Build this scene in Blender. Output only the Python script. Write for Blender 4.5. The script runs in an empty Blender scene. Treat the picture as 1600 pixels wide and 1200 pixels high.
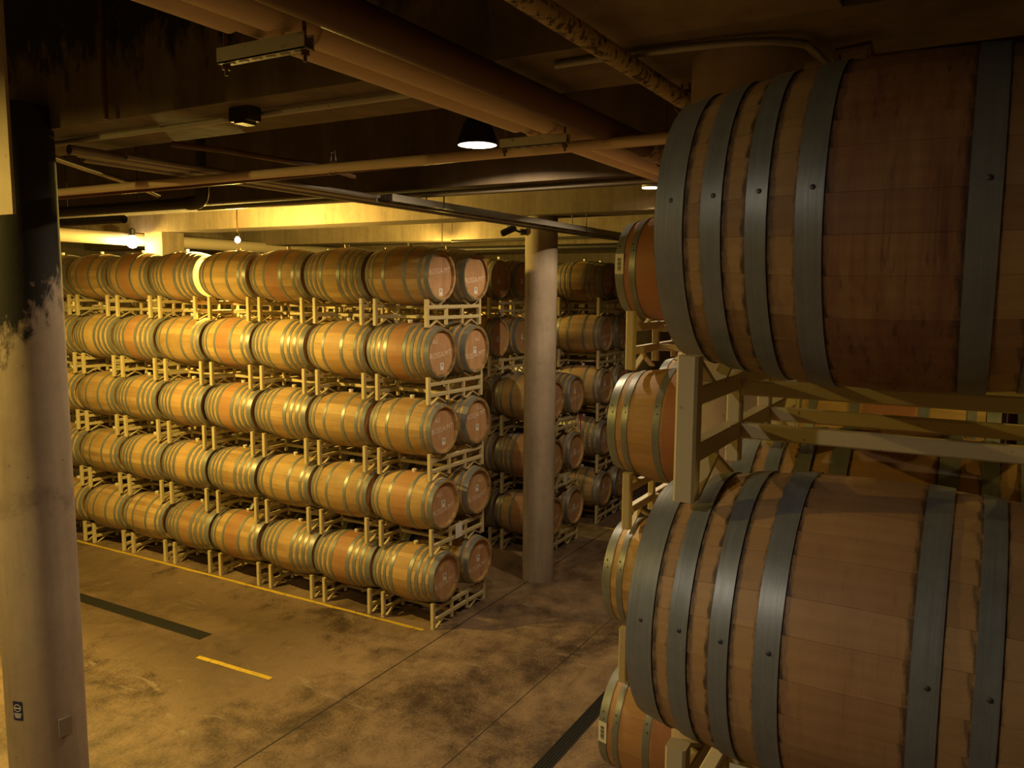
import bpy, math, random
from mathutils import Vector, Matrix
PI = math.pi
scn = bpy.context.scene
COL = scn.collection

# ------------------------------------------------------------------ camera
YAW, PITCH, ROLL, F = 0.5177, 0.114, 0.007, 1275.46
cd = bpy.data.cameras.new('camera')
cd.sensor_width = 36.0
cd.lens = F / 1600 * 36.0
cd.clip_start = 0.05
cam = bpy.data.objects.new('camera', cd)
COL.objects.link(cam)
fw = Vector((math.cos(YAW) * math.cos(PITCH), math.sin(YAW) * math.cos(PITCH), -math.sin(PITCH)))
rt = Vector((math.sin(YAW), -math.cos(YAW), 0))
up = rt.cross(fw)
r2 = math.cos(ROLL) * rt + math.sin(ROLL) * up
u2 = -math.sin(ROLL) * rt + math.cos(ROLL) * up
M = Matrix((r2, u2, -fw)).transposed().to_4x4()
M.translation = Vector((0, 0, 3.955))
cam.matrix_world = M
scn.camera = cam
scn.cycles.max_bounces = 6
scn.cycles.diffuse_bounces = 4

# ------------------------------------------------------------------ world, exposure
w = bpy.data.worlds.new('cellar_dark')
w.use_nodes = True
w.node_tree.nodes['Background'].inputs[0].default_value = (0.02, 0.012, 0.006, 1)
w.node_tree.nodes['Background'].inputs[1].default_value = 0.02
scn.world = w
vs = scn.view_settings
vs.view_transform = 'Standard'
vs.look = 'None'
vs.exposure = 0.0
vs.gamma = 1.0
vs.use_curve_mapping = False

# lamp powers (watts) and colours, tuned here; the lamps themselves are built further down
AMBER = (1.0, 0.68, 0.14)
WARM = (1.0, 0.77, 0.47)
POWER = dict(front=1200, column=330, rear=650, far=160, pendant=170, box=170, walkway=155, back=160, side=60)

# ------------------------------------------------------------------ node helpers
def new_mat(name):
    m = bpy.data.materials.new(name)
    m.use_nodes = True
    nt = m.node_tree
    return m, nt, nt.nodes['Principled BSDF']

def nd(nt, t, **kw):
    n = nt.nodes.new(t)
    for k, v in kw.items():
        if k == 'i':
            for kk, vv in v.items():
                n.inputs[kk].default_value = vv
        else:
            setattr(n, k, v)
    return n

def lk(nt, a, b):
    nt.links.new(a, b)

def math_n(nt, op, a, b=None, clamp=False):
    n = nt.nodes.new('ShaderNodeMath'); n.operation = op; n.use_clamp = clamp
    for i, v in enumerate((a, b)):
        if v is None: continue
        if isinstance(v, (int, float)): n.inputs[i].default_value = v
        else: nt.links.new(v, n.inputs[i])
    return n.outputs[0]

def mix_n(nt, fac, a, b, mode='MIX'):
    n = nt.nodes.new('ShaderNodeMix'); n.data_type = 'RGBA'; n.blend_type = mode; n.clamp_factor = True
    if isinstance(fac, (int, float)): n.inputs[0].default_value = fac
    else: nt.links.new(fac, n.inputs[0])
    for idx, v in ((6, a), (7, b)):
        if isinstance(v, tuple): n.inputs[idx].default_value = (*v, 1) if len(v) == 3 else v
        else: nt.links.new(v, n.inputs[idx])
    return n.outputs[2]

def ramp_n(nt, fac, stops, interp='LINEAR'):
    n = nt.nodes.new('ShaderNodeValToRGB'); cr = n.color_ramp; cr.interpolation = interp
    while len(cr.elements) < len(stops): cr.elements.new(0.5)
    for e, (p, c) in zip(cr.elements, stops):
        e.position = p
        e.color = (c, c, c, 1) if isinstance(c, (int, float)) else (*c, 1)
    nt.links.new(fac, n.inputs[0])
    return n.outputs[0]

def noise_n(nt, vec, scale, detail=4, rough=0.55, dist=0.0):
    n = nt.nodes.new('ShaderNodeTexNoise')
    n.inputs['Scale'].default_value = scale; n.inputs['Detail'].default_value = detail
    n.inputs['Roughness'].default_value = rough; n.inputs['Distortion'].default_value = dist
    if vec is not None: nt.links.new(vec, n.inputs['Vector'])
    return n.outputs['Fac']

def scale_v(nt, vec, s):
    n = nt.nodes.new('ShaderNodeMapping'); n.inputs['Scale'].default_value = s
    nt.links.new(vec, n.inputs['Vector'])
    return n.outputs[0]

def bump_n(nt, bsdf, h, strength, dist=0.01):
    b = nt.nodes.new('ShaderNodeBump'); b.inputs['Strength'].default_value = strength
    b.inputs['Distance'].default_value = dist
    nt.links.new(h, b.inputs['Height']); nt.links.new(b.outputs[0], bsdf.inputs['Normal'])

def obj_attr(nt, name):
    n = nt.nodes.new('ShaderNodeAttribute'); n.attribute_type = 'OBJECT'; n.attribute_name = name
    return n.outputs['Fac']

# ------------------------------------------------------------------ materials
HOOPS4 = [(0.380, 0.443), (0.300, 0.342), (0.212, 0.252), (0.112, 0.160)]
HOOPS3 = [(0.390, 0.443), (0.315, 0.352), (0.125, 0.165)]

def oak_material(name, light, dark):
    m, nt, b = new_mat(name)
    tc = nt.nodes.new('ShaderNodeTexCoord')
    geo = nt.nodes.new('ShaderNodeNewGeometry')
    inf = nt.nodes.new('ShaderNodeObjectInfo')
    sep = nt.nodes.new('ShaderNodeSeparateXYZ'); lk(nt, tc.outputs['Object'], sep.inputs[0])
    yabs = math_n(nt, 'ABSOLUTE', sep.outputs[1])
    at = nt.nodes.new('ShaderNodeAttribute'); at.attribute_name = 'stave_tone'
    tone = math_n(nt, 'ADD', at.outputs['Fac'], obj_attr(nt, 'tone'))
    grain = noise_n(nt, scale_v(nt, tc.outputs['Object'], (60, 3, 60)), 1.0, 5, 0.6)
    blot = noise_n(nt, geo.outputs['Position'], 5.0, 4, 0.6)
    v = math_n(nt, 'ADD', math_n(nt, 'MULTIPLY', tone, 0.55), math_n(nt, 'MULTIPLY', math_n(nt, 'SUBTRACT', grain, 0.15), 0.75))
    v = math_n(nt, 'ADD', v, math_n(nt, 'MULTIPLY', math_n(nt, 'SUBTRACT', blot, 0.5), 0.6))
    base = mix_n(nt, v, dark, light)
    # wine stain round the bung band, its own irregular outline, drips down the bilge
    stv = obj_attr(nt, 'stain')
    drip = noise_n(nt, scale_v(nt, geo.outputs['Position'], (9, 26, 1.6)), 1.0, 4, 0.65)
    band = ramp_n(nt, yabs, [(0.0, 1.0), (0.10, 0.9), (0.118, 0.55), (0.20, 0.0)])
    st = math_n(nt, 'MULTIPLY', band, math_n(nt, 'ADD', 0.55, math_n(nt, 'MULTIPLY', math_n(nt, 'SUBTRACT', drip, 0.5), 1.8)), True)
    st = math_n(nt, 'MULTIPLY', st, stv, True)
    base = mix_n(nt, st, base, (0.115, 0.030, 0.022))
    ln = noise_n(nt, scale_v(nt, geo.outputs['Position'], (30, 75, 2.0)), 1.0, 3, 0.6)
    ln = math_n(nt, 'MULTIPLY', math_n(nt, 'MULTIPLY', math_n(nt, 'SUBTRACT', ln, 0.57), 9.0, True), math_n(nt, 'MULTIPLY', band, stv), True)
    base = mix_n(nt, math_n(nt, 'MULTIPLY', ln, 0.7), base, (0.03, 0.012, 0.010))
    # pink wash between the bilge hoops
    pk = math_n(nt, 'MULTIPLY', ramp_n(nt, yabs, [(0.0, 1.0), (0.108, 1.0), (0.118, 0.0), (1.0, 0.0)]), obj_attr(nt, 'pink'), True)
    base = mix_n(nt, pk, base, (0.34, 0.125, 0.06))
    bl2 = math_n(nt, 'MULTIPLY', math_n(nt, 'ADD', 0.5, blot), obj_attr(nt, 'blush'), True)
    base = mix_n(nt, bl2, base, (0.40, 0.175, 0.10))
    # blackened wood along the hoop edges
    stops = [(0.0, 0.0)]
    for a, c in sorted(HOOPS4):
        stops += [(a - 0.030, 0.0), (a, 1.0), (c, 1.0), (c + 0.019, 0.0)]
    edge = ramp_n(nt, yabs, stops[:-1])
    en = noise_n(nt, scale_v(nt, tc.outputs['Object'], (8, 30, 8)), 1.0, 6, 0.75)
    eg = math_n(nt, 'ADD', edge, math_n(nt, 'MULTIPLY', math_n(nt, 'SUBTRACT', en, 0.5), 2.6))
    eg = math_n(nt, 'MULTIPLY', math_n(nt, 'SUBTRACT', eg, 0.62), 2.2, True)
    eg = math_n(nt, 'MULTIPLY', math_n(nt, 'MULTIPLY', eg, math_n(nt, 'GREATER_THAN', edge, 0.001)), math_n(nt, 'MULTIPLY', obj_attr(nt, 'edge'), 0.85), True)
    base = mix_n(nt, eg, base, (0.022, 0.017, 0.013))
    lk(nt, base, b.inputs['Base Color'])
    b.inputs['Roughness'].default_value = 0.55
    b.inputs['Specular IOR Level'].default_value = 0.35
    bump_n(nt, b, grain, 0.25, 0.004)
    return m

M_OAK = oak_material('oak_stave', (0.60, 0.40, 0.165), (0.25, 0.15, 0.058))

def head_material(name, light, dark):
    m, nt, b = new_mat(name)
    tc = nt.nodes.new('ShaderNodeTexCoord'); geo = nt.nodes.new('ShaderNodeNewGeometry')
    at = nt.nodes.new('ShaderNodeAttribute'); at.attribute_name = 'stave_tone'
    g = noise_n(nt, scale_v(nt, tc.outputs['Object'], (50, 50, 4)), 1.0, 4)
    bl = noise_n(nt, geo.outputs['Position'], 7.0, 4, 0.65)
    v = math_n(nt, 'ADD', math_n(nt, 'MULTIPLY', at.outputs['Fac'], 0.4), math_n(nt, 'MULTIPLY', g, 0.45))
    v = math_n(nt, 'ADD', v, math_n(nt, 'MULTIPLY', math_n(nt, 'SUBTRACT', bl, 0.5), 0.9))
    c = mix_n(nt, v, dark, light)
    spot = math_n(nt, 'MULTIPLY', math_n(nt, 'SUBTRACT', noise_n(nt, geo.outputs['Position'], 16.0, 3, 0.6), 0.64), 9.0, True)
    c = mix_n(nt, math_n(nt, 'MULTIPLY', spot, 0.6), c, (0.15, 0.07, 0.035))
    lk(nt, c, b.inputs['Base Color']); b.inputs['Roughness'].default_value = 0.6
    return m
M_HEAD = head_material('oak_head', (0.64, 0.385, 0.20), (0.42, 0.22, 0.11))

def steel_material(name, c1, c2, rough, metal=0.85):
    m, nt, b = new_mat(name)
    tc = nt.nodes.new('ShaderNodeTexCoord'); geo = nt.nodes.new('ShaderNodeNewGeometry')
    n = noise_n(nt, geo.outputs['Position'], 22.0, 5, 0.65)
    n2 = noise_n(nt, scale_v(nt, tc.outputs['Object'], (3, 160, 3)), 1.0, 3, 0.6)
    v = math_n(nt, 'ADD', math_n(nt, 'MULTIPLY', n, 0.6), math_n(nt, 'MULTIPLY', n2, 0.5))
    lk(nt, mix_n(nt, v, c1, c2), b.inputs['Base Color'])
    b.inputs['Metallic'].default_value = metal
    lk(nt, math_n(nt, 'ADD', rough - 0.1, math_n(nt, 'MULTIPLY', n2, 0.2)), b.inputs['Roughness'])
    bump_n(nt, b, n2, 0.15, 0.002)
    return m
M_HOOP = steel_material('galvanized_hoop', (0.12, 0.13, 0.13), (0.32, 0.335, 0.33), 0.42, 0.35)
M_RIVET = steel_material('dark_rivet', (0.05, 0.05, 0.05), (0.12, 0.12, 0.12), 0.5)

def paint_material(name, col, wear=(0.09, 0.06, 0.035), rough=0.45, amt=0.63):
    m, nt, b = new_mat(name)
    geo = nt.nodes.new('ShaderNodeNewGeometry')
    n = noise_n(nt, geo.outputs['Position'], 30.0, 5, 0.65)
    f = math_n(nt, 'MULTIPLY', math_n(nt, 'SUBTRACT', n, amt), 12.0, True)
    n2 = noise_n(nt, geo.outputs['Position'], 3.0, 3)
    c = mix_n(nt, math_n(nt, 'MULTIPLY', n2, 0.5), col, tuple(x * 0.72 for x in col))
    lk(nt, mix_n(nt, f, c, wear), b.inputs['Base Color'])
    b.inputs['Roughness'].default_value = rough
    return m
M_RACK = paint_material('cream_rack_paint', (0.62, 0.51, 0.285))
M_STRUT = paint_material('grey_strut', (0.46, 0.43, 0.36))
M_PIPE = paint_material('beige_pipe_jacket', (0.85, 0.66, 0.47), (0.42, 0.28, 0.17), 0.6, 0.68)
M_BROWN = paint_material('brown_pipe_paint', (0.13, 0.065, 0.035), (0.05, 0.025, 0.015), 0.5)
M_DARKPIPE = paint_material('black_iron', (0.035, 0.028, 0.022), (0.06, 0.04, 0.03), 0.45)
M_RED = paint_material('dark_red_paint', (0.10, 0.018, 0.012), (0.04, 0.01, 0.008), 0.4)
M_CONDUIT = steel_material('conduit_steel', (0.22, 0.20, 0.17), (0.42, 0.39, 0.34), 0.4, 0.6)
M_DUCT = paint_material('white_duct', (0.66, 0.55, 0.42), (0.4, 0.3, 0.2), 0.45, 0.7)
M_MOTTLED = paint_material('rusty_mottled_pipe', (0.46, 0.36, 0.20), (0.05, 0.032, 0.02), 0.6, 0.50)
M_BLACK = paint_material('matt_black', (0.02, 0.02, 0.02), (0.03, 0.03, 0.03), 0.4)
M_YELLOW = None

def plain(name, col, rough=0.6, metal=0.0):
    m, nt, b = new_mat(name)
    b.inputs['Base Color'].default_value = (*col, 1); b.inputs['Roughness'].default_value = rough
    b.inputs['Metallic'].default_value = metal
    return m
M_PAPER = plain('white_paper', (0.80, 0.77, 0.72))
M_INK = plain('black_ink', (0.03, 0.03, 0.03))
M_CHALK = plain('pale_chalk', (0.92, 0.80, 0.68), 0.9)
M_BUNG = plain('white_silicone', (0.82, 0.78, 0.68), 0.4)
M_MAGENTA = plain('magenta_tag', (0.55, 0.06, 0.18))
M_BLUE = plain('navy_sign', (0.03, 0.03, 0.11), 0.35)
M_WHITE = plain('white_print', (0.72, 0.70, 0.76), 0.4)
M_GRATE = plain('black_grate', (0.013, 0.011, 0.009), 0.55)
M_PIT_SHADE = plain('drain_pit_shade', (0.004, 0.004, 0.004), 0.9)  # near-black colour stands in for the shade of a recessed channel
M_GREYBOX = plain('grey_cover_plate', (0.30, 0.24, 0.18), 0.5)

def emit(name, col, s):
    m, nt, b = new_mat(name)
    b.inputs['Base Color'].default_value = (0, 0, 0, 1)
    b.inputs['Emission Color'].default_value = (*col, 1); b.inputs['Emission Strength'].default_value = s
    return m
M_BULB = emit('lit_bulb', (1.0, 0.80, 0.45), 22.0)
M_BULBW = emit('lit_lens', (1.0, 0.90, 0.68), 9.0)

def concrete(name, a, bcol, rough=0.75, scale=1.3, soot=None, band=None):
    m, nt, b = new_mat(name)
    geo = nt.nodes.new('ShaderNodeNewGeometry'); P = geo.outputs['Position']
    n1 = noise_n(nt, P, scale, 6, 0.6); n2 = noise_n(nt, P, scale * 9, 5, 0.65)
    st = noise_n(nt, scale_v(nt, P, (7, 7, 0.8)), 1.0, 4, 0.6)
    v = math_n(nt, 'ADD', math_n(nt, 'MULTIPLY', n1, 0.6), math_n(nt, 'MULTIPLY', n2, 0.3))
    v = math_n(nt, 'ADD', v, math_n(nt, 'MULTIPLY', math_n(nt, 'SUBTRACT', st, 0.5), 0.7))
    v = math_n(nt, 'ADD', math_n(nt, 'MULTIPLY', math_n(nt, 'SUBTRACT', v, 0.45), 1.9), 0.42, True)
    c = mix_n(nt, v, bcol, a)
    pits = math_n(nt, 'MULTIPLY', math_n(nt, 'SUBTRACT', noise_n(nt, P, 28, 3, 0.6), 0.68), 14.0, True)
    c = mix_n(nt, math_n(nt, 'MULTIPLY', pits, 0.6), c, tuple(x * 0.3 for x in bcol))
    sep = nt.nodes.new('ShaderNodeSeparateXYZ'); lk(nt, P, sep.inputs[0])
    if soot:    # mould on the column, painted shade on the beam; irregular lower edge
        (z0, sx, sy, kx, ky, col, sharp) = soot
        e = math_n(nt, 'SUBTRACT', sep.outputs[2], z0)
        if kx or ky:
            e = math_n(nt, 'ADD', e, math_n(nt, 'MULTIPLY', math_n(nt, 'SUBTRACT', sep.outputs[0], sx), kx))
            e = math_n(nt, 'ADD', e, math_n(nt, 'MULTIPLY', math_n(nt, 'SUBTRACT', sep.outputs[1], sy), ky))
        e = math_n(nt, 'ADD', e, math_n(nt, 'MULTIPLY', math_n(nt, 'SUBTRACT', noise_n(nt, scale_v(nt, P, (1, 1, 0.5)), 9, 6, 0.7), 0.5), 1.1))
        c = mix_n(nt, math_n(nt, 'MULTIPLY', e, sharp, True), c, col)
    if band:
        (z0, hw) = band
        e = math_n(nt, 'SUBTRACT', hw, math_n(nt, 'ABSOLUTE', math_n(nt, 'SUBTRACT', sep.outputs[2], z0)))
        e = math_n(nt, 'ADD', e, math_n(nt, 'MULTIPLY', math_n(nt, 'SUBTRACT', n2, 0.5), 0.5))
        c = mix_n(nt, math_n(nt, 'MULTIPLY', math_n(nt, 'MULTIPLY', e, 8.0, True), 0.45), c, tuple(x * 0.35 for x in bcol))
    lk(nt, c, b.inputs['Base Color']); b.inputs['Roughness'].default_value = rough
    bump_n(nt, b, n2, 0.25, 0.01)
    return m
M_COLUMN = concrete('column_concrete', (0.50, 0.41, 0.32), (0.28, 0.215, 0.16), band=(3.0, 0.03))
M_COLSOOT = concrete('sooty_column_concrete', (0.54, 0.44, 0.34), (0.32, 0.245, 0.18),
                     soot=(3.72, 2.75, 4.7, -0.9, 1.2, (0.008, 0.007, 0.006), 7.0), band=(2.72, 0.09))
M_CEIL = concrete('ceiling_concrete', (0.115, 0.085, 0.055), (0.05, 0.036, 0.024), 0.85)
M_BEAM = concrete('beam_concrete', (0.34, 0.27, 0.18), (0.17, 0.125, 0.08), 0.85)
M_BEAMMID = concrete('grey_beam_concrete', (0.26, 0.20, 0.13), (0.13, 0.095, 0.06), 0.85, soot=(5.10, 0, 0, 0, 0, (0.02, 0.015, 0.01), 5.0))  # soot argument here paints in the shade of the unlit upper face
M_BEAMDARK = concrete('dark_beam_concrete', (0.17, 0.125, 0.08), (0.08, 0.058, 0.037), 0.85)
M_WALL = concrete('wall_concrete', (0.40, 0.33, 0.24), (0.24, 0.19, 0.13), 0.85)
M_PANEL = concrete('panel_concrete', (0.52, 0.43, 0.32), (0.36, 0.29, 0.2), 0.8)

def floor_material():
    m, nt, b = new_mat('stained_concrete_floor')
    geo = nt.nodes.new('ShaderNodeNewGeometry'); P = geo.outputs['Position']
    n1 = noise_n(nt, P, 0.9, 6, 0.62, 0.4); n2 = noise_n(nt, P, 5.0, 6, 0.65); n3 = noise_n(nt, P, 40, 3)
    v = math_n(nt, 'ADD', math_n(nt, 'MULTIPLY', n1, 0.75), math_n(nt, 'MULTIPLY', n2, 0.35))
    v = math_n(nt, 'ADD', v, math_n(nt, 'MULTIPLY', math_n(nt, 'SUBTRACT', n3, 0.5), 0.2))
    v = math_n(nt, 'ADD', math_n(nt, 'MULTIPLY', math_n(nt, 'SUBTRACT', v, 0.52), 4.2), 0.45, True)
    c = mix_n(nt, v, (0.058, 0.034, 0.020), (0.29, 0.195, 0.12))
    # tyre and drag scuffs along the aisle
    sc = noise_n(nt, scale_v(nt, P, (1.2, 0.35, 1)), 3.0, 5, 0.7, 1.2)
    sc = math_n(nt, 'MULTIPLY', math_n(nt, 'SUBTRACT', sc, 0.60), 7.0, True)
    c = mix_n(nt, math_n(nt, 'MULTIPLY', sc, 0.55), c, (0.42, 0.34, 0.25))
    dk = noise_n(nt, scale_v(nt, P, (0.4, 1.3, 1)), 2.2, 5, 0.7, 0.8)
    dk = math_n(nt, 'MULTIPLY', math_n(nt, 'SUBTRACT', dk, 0.58), 6.0, True)
    c = mix_n(nt, math_n(nt, 'MULTIPLY', dk, 0.6), c, (0.06, 0.04, 0.026))
    # dark stain round the long drain, also painting down the front lamp's light
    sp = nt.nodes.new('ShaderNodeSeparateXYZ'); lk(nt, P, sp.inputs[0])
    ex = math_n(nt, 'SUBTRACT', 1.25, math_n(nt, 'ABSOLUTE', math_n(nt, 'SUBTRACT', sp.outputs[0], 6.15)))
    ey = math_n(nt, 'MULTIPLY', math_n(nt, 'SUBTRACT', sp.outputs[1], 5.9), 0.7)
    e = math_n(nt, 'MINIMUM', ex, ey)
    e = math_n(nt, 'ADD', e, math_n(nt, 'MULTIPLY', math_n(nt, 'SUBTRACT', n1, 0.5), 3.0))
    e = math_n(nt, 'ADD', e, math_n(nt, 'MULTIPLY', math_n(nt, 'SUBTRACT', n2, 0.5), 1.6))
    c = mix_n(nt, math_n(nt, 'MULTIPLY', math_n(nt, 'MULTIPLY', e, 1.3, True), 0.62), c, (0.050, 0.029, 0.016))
    lk(nt, c, b.inputs['Base Color'])
    lk(nt, math_n(nt, 'ADD', 0.42, math_n(nt, 'MULTIPLY', n2, 0.35)), b.inputs['Roughness'])
    bump_n(nt, b, n2, 0.12, 0.01)
    return m
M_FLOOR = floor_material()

def yellow_line_material():
    m, nt, b = new_mat('worn_yellow_paint')
    geo = nt.nodes.new('ShaderNodeNewGeometry')
    n = noise_n(nt, geo.outputs['Position'], 14, 5, 0.7)
    f = math_n(nt, 'MULTIPLY', math_n(nt, 'SUBTRACT', n, 0.55), 9.0, True)
    lk(nt, mix_n(nt, f, (0.62, 0.42, 0.035), (0.2, 0.14, 0.075)), b.inputs['Base Color'])
    b.inputs['Roughness'].default_value = 0.6
    return m
M_YELLOW = yellow_line_material()

# ------------------------------------------------------------------ mesh helpers
class MB:
    def __init__(s):
        s.v = []; s.f = []; s.t = []
    def add(s, vs_, fs, tone=0.0):
        o = len(s.v); s.v += [tuple(p) for p in vs_]
        for f in fs:
            s.f.append(tuple(i + o for i in f)); s.t.append(tone)
    def box(s, x0, x1, y0, y1, z0, z1, bev=0.0):
        if bev <= 0:
            vs_ = [(x, y, z) for x in (x0, x1) for y in (y0, y1) for z in (z0, z1)]
            s.add(vs_, [(0, 1, 3, 2), (4, 6, 7, 5), (0, 4, 5, 1), (2, 3, 7, 6), (0, 2, 6, 4), (1, 5, 7, 3)])
            return
        # chamfered along the longest axis
        d = [(x1 - x0), (y1 - y0), (z1 - z0)]; ax = d.index(max(d)); o = [0, 1, 2]; o.remove(ax)
        lo = (x0, y0, z0); hi = (x1, y1, z1); a, b = o
        ring = [(lo[a] + bev, lo[b]), (hi[a] - bev, lo[b]), (hi[a], lo[b] + bev), (hi[a], hi[b] - bev),
                (hi[a] - bev, hi[b]), (lo[a] + bev, hi[b]), (lo[a], hi[b] - bev), (lo[a], lo[b] + bev)]
        vs_ = []
        for e in (lo[ax], hi[ax]):
            for (p, q) in ring:
                c = [0, 0, 0]; c[ax] = e; c[a] = p; c[b] = q; vs_.append(c)
        fs = [tuple(range(8)), tuple(range(15, 7, -1))] + [(i, i + 8, (i + 1) % 8 + 8, (i + 1) % 8) for i in range(8)]
        s.add(vs_, fs)
    def tube(s, pts, r, n=12, caps=True):
        pts = [Vector(p) for p in pts]; rings = []
        prev = None
        for i, p in enumerate(pts):
            t = (pts[min(i + 1, len(pts) - 1)] - pts[max(i - 1, 0)]).normalized()
            ref = Vector((0, 0, 1)) if abs(t.z) < 0.9 else Vector((1, 0, 0))
            a = t.cross(ref).normalized() if prev is None else (prev - t * prev.dot(t)).normalized()
            prev = a; b = t.cross(a)
            rr = r[i] if isinstance(r, (list, tuple)) else r
            rings.append([p + (a * math.cos(2 * PI * k / n) + b * math.sin(2 * PI * k / n)) * rr for k in range(n)])
        vs_ = [q for rg in rings for q in rg]; fs = []
        for i in range(len(rings) - 1):
            for k in range(n):
                fs.append((i * n + k, i * n + (k + 1) % n, (i + 1) * n + (k + 1) % n, (i + 1) * n + k))
        if caps:
            fs += [tuple(range(n - 1, -1, -1)), tuple((len(rings) - 1) * n + k for k in range(n))]
        s.add(vs_, fs)
    def lathe(s, prof, n=32, axis='z', caps=True):
        vs_ = []
        for (r, h) in prof:
            for k in range(n):
                a = 2 * PI * k / n
                x, y = r * math.cos(a), r * math.sin(a)
                vs_.append((x, y, h) if axis == 'z' else (x, h, y))
        fs = []
        for i in range(len(prof) - 1):
            for k in range(n):
                q = (i * n + k, i * n + (k + 1) % n, (i + 1) * n + (k + 1) % n, (i + 1) * n + k)
                fs.append(q if axis == 'z' else q[::-1])
        if caps:
            fs += [tuple(range(n - 1, -1, -1)), tuple((len(prof) - 1) * n + k for k in range(n))]
        s.add(vs_, fs)
    def mesh(s, name, mat, smooth=True, angle=40):
        me = bpy.data.meshes.new(name); me.from_pydata(s.v, [], s.f); me.materials.append(mat)
        if any(s.t):
            a = me.attributes.new('stave_tone', 'FLOAT', 'FACE'); a.data.foreach_set('value', s.t)
        if smooth:
            me.shade_smooth()
            me.set_sharp_from_angle(angle=math.radians(angle))
        me.update()
        return me

def obj(name, me, parent=None, loc=(0, 0, 0), rot=(0, 0, 0)):
    o = bpy.data.objects.new(name, me); COL.objects.link(o)
    o.location = loc; o.rotation_euler = rot
    if parent: o.parent = parent
    return o
def thing(name, label, cat, loc=(0, 0, 0), rotz=0, group=None):
    o = bpy.data.objects.new(name, None); COL.objects.link(o)
    o.empty_display_size = 0.1; o.location = loc; o.rotation_euler = (0, 0, rotz)
    return tag(o, label, cat, group)
def tag(o, label, cat, group=None):
    o['label'] = label; o['category'] = cat
    if group: o['group'] = group
    return o
def struct(name, mb, mat, smooth=False, label=None):
    o = obj(name, mb.mesh(name, mat, smooth)); o['kind'] = 'structure'
    if label: o['label'] = label
    return o

# ------------------------------------------------------------------ the room shell
X0, X1, Y0, Y1, ZC, ZB = -5.0, 21.0, -6.0, 19.0, 6.0, 4.85
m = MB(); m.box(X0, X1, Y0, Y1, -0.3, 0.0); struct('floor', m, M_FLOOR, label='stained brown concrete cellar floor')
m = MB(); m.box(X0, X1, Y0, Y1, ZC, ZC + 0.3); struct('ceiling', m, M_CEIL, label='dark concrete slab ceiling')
for nm, bx_ in (('wall_back', (X1, X1 + .3, Y0, Y1)), ('wall_left', (X0 - .3, X1 + .3, Y1, Y1 + .3)),
                ('wall_right', (X0 - .3, X1 + .3, Y0 - .3, Y0)), ('wall_front', (X0 - .3, X0, Y0, Y1))):
    m = MB(); m.box(bx_[0], bx_[1], bx_[2], bx_[3], -0.3, ZC + .3); struct(nm, m, M_WALL, label='bare concrete cellar wall')
def beam(n, x0, x1, y0, y1, mat, label, z0=ZB):
    m = MB(); m.box(x0, x1, y0, y1, z0, ZC); return struct('trim_%d' % n, m, mat, label=label)
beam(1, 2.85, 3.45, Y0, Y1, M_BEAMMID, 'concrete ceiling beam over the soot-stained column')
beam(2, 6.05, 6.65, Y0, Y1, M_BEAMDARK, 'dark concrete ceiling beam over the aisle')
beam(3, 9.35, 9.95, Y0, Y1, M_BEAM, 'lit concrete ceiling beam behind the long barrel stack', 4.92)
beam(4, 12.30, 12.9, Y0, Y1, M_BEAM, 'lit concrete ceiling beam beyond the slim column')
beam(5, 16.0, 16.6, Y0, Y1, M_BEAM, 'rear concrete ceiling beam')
beam(6, 1.2, 2.85, 0.435, 1.25, M_BEAM, 'concrete cross beam above the walkway barrels')
beam(7, 3.45, 6.05, 0.435, 1.25, M_BEAM, 'concrete cross beam over the pillar behind the barrels')

# floor saw joints: shallow dark sealant strips
M_JOINT = plain('joint_sealant', (0.03, 0.021, 0.014), 0.8)
for i, (x0, x1, y0, y1) in enumerate(((-1, 18, 5.133, 5.147), (-1, 18, 3.643, 3.652)  )):
    m = MB(); m.box(x0, x1, y0, y1, -0.004, 0.0012); struct('trim_%d' % (20 + i), m, M_JOINT, label='dark saw joint in the concrete floor')

# columns
def column(n, x, y, r, mat, label):
    m = MB(); m.lathe([(r, 0), (r, 2.4), (r, ZB + .12)], 56)
    o = obj('column', m.mesh('column', mat)); o.location = (x, y, 0)
    o['kind'] = 'structure'; o['label'] = label
    return o
column(1, 2.73, 4.84, 0.215, M_COLSOOT, 'round concrete column with black soot stain on its upper half')
column(2, 9.70, 5.09, 0.215, M_COLUMN, 'slim round concrete column between the barrel stacks')
column(3, 3.30, 0.84, 0.21, M_COLSOOT, 'round concrete column behind the walkway barrels')
m = MB(); m.box(9.40, 9.85, 12.3, 12.8, 0, 4.92, 0.02)
o = obj('square_column', m.mesh('square_column', M_BEAM, False)); o['kind'] = 'structure'
o['label'] = 'square concrete column under the lit beam'
# downstand panel hanging at the edge of the walkway
m = MB(); m.box(2.185, 2.20, 3.90, 4.15, 4.29, ZC, 0.0)
o = obj('trim_30', m.mesh('downstand_panel', M_PANEL, False)); o['kind'] = 'structure'
o['label'] = 'lit concrete panel hanging from the ceiling beside the soot-stained column'

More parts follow.
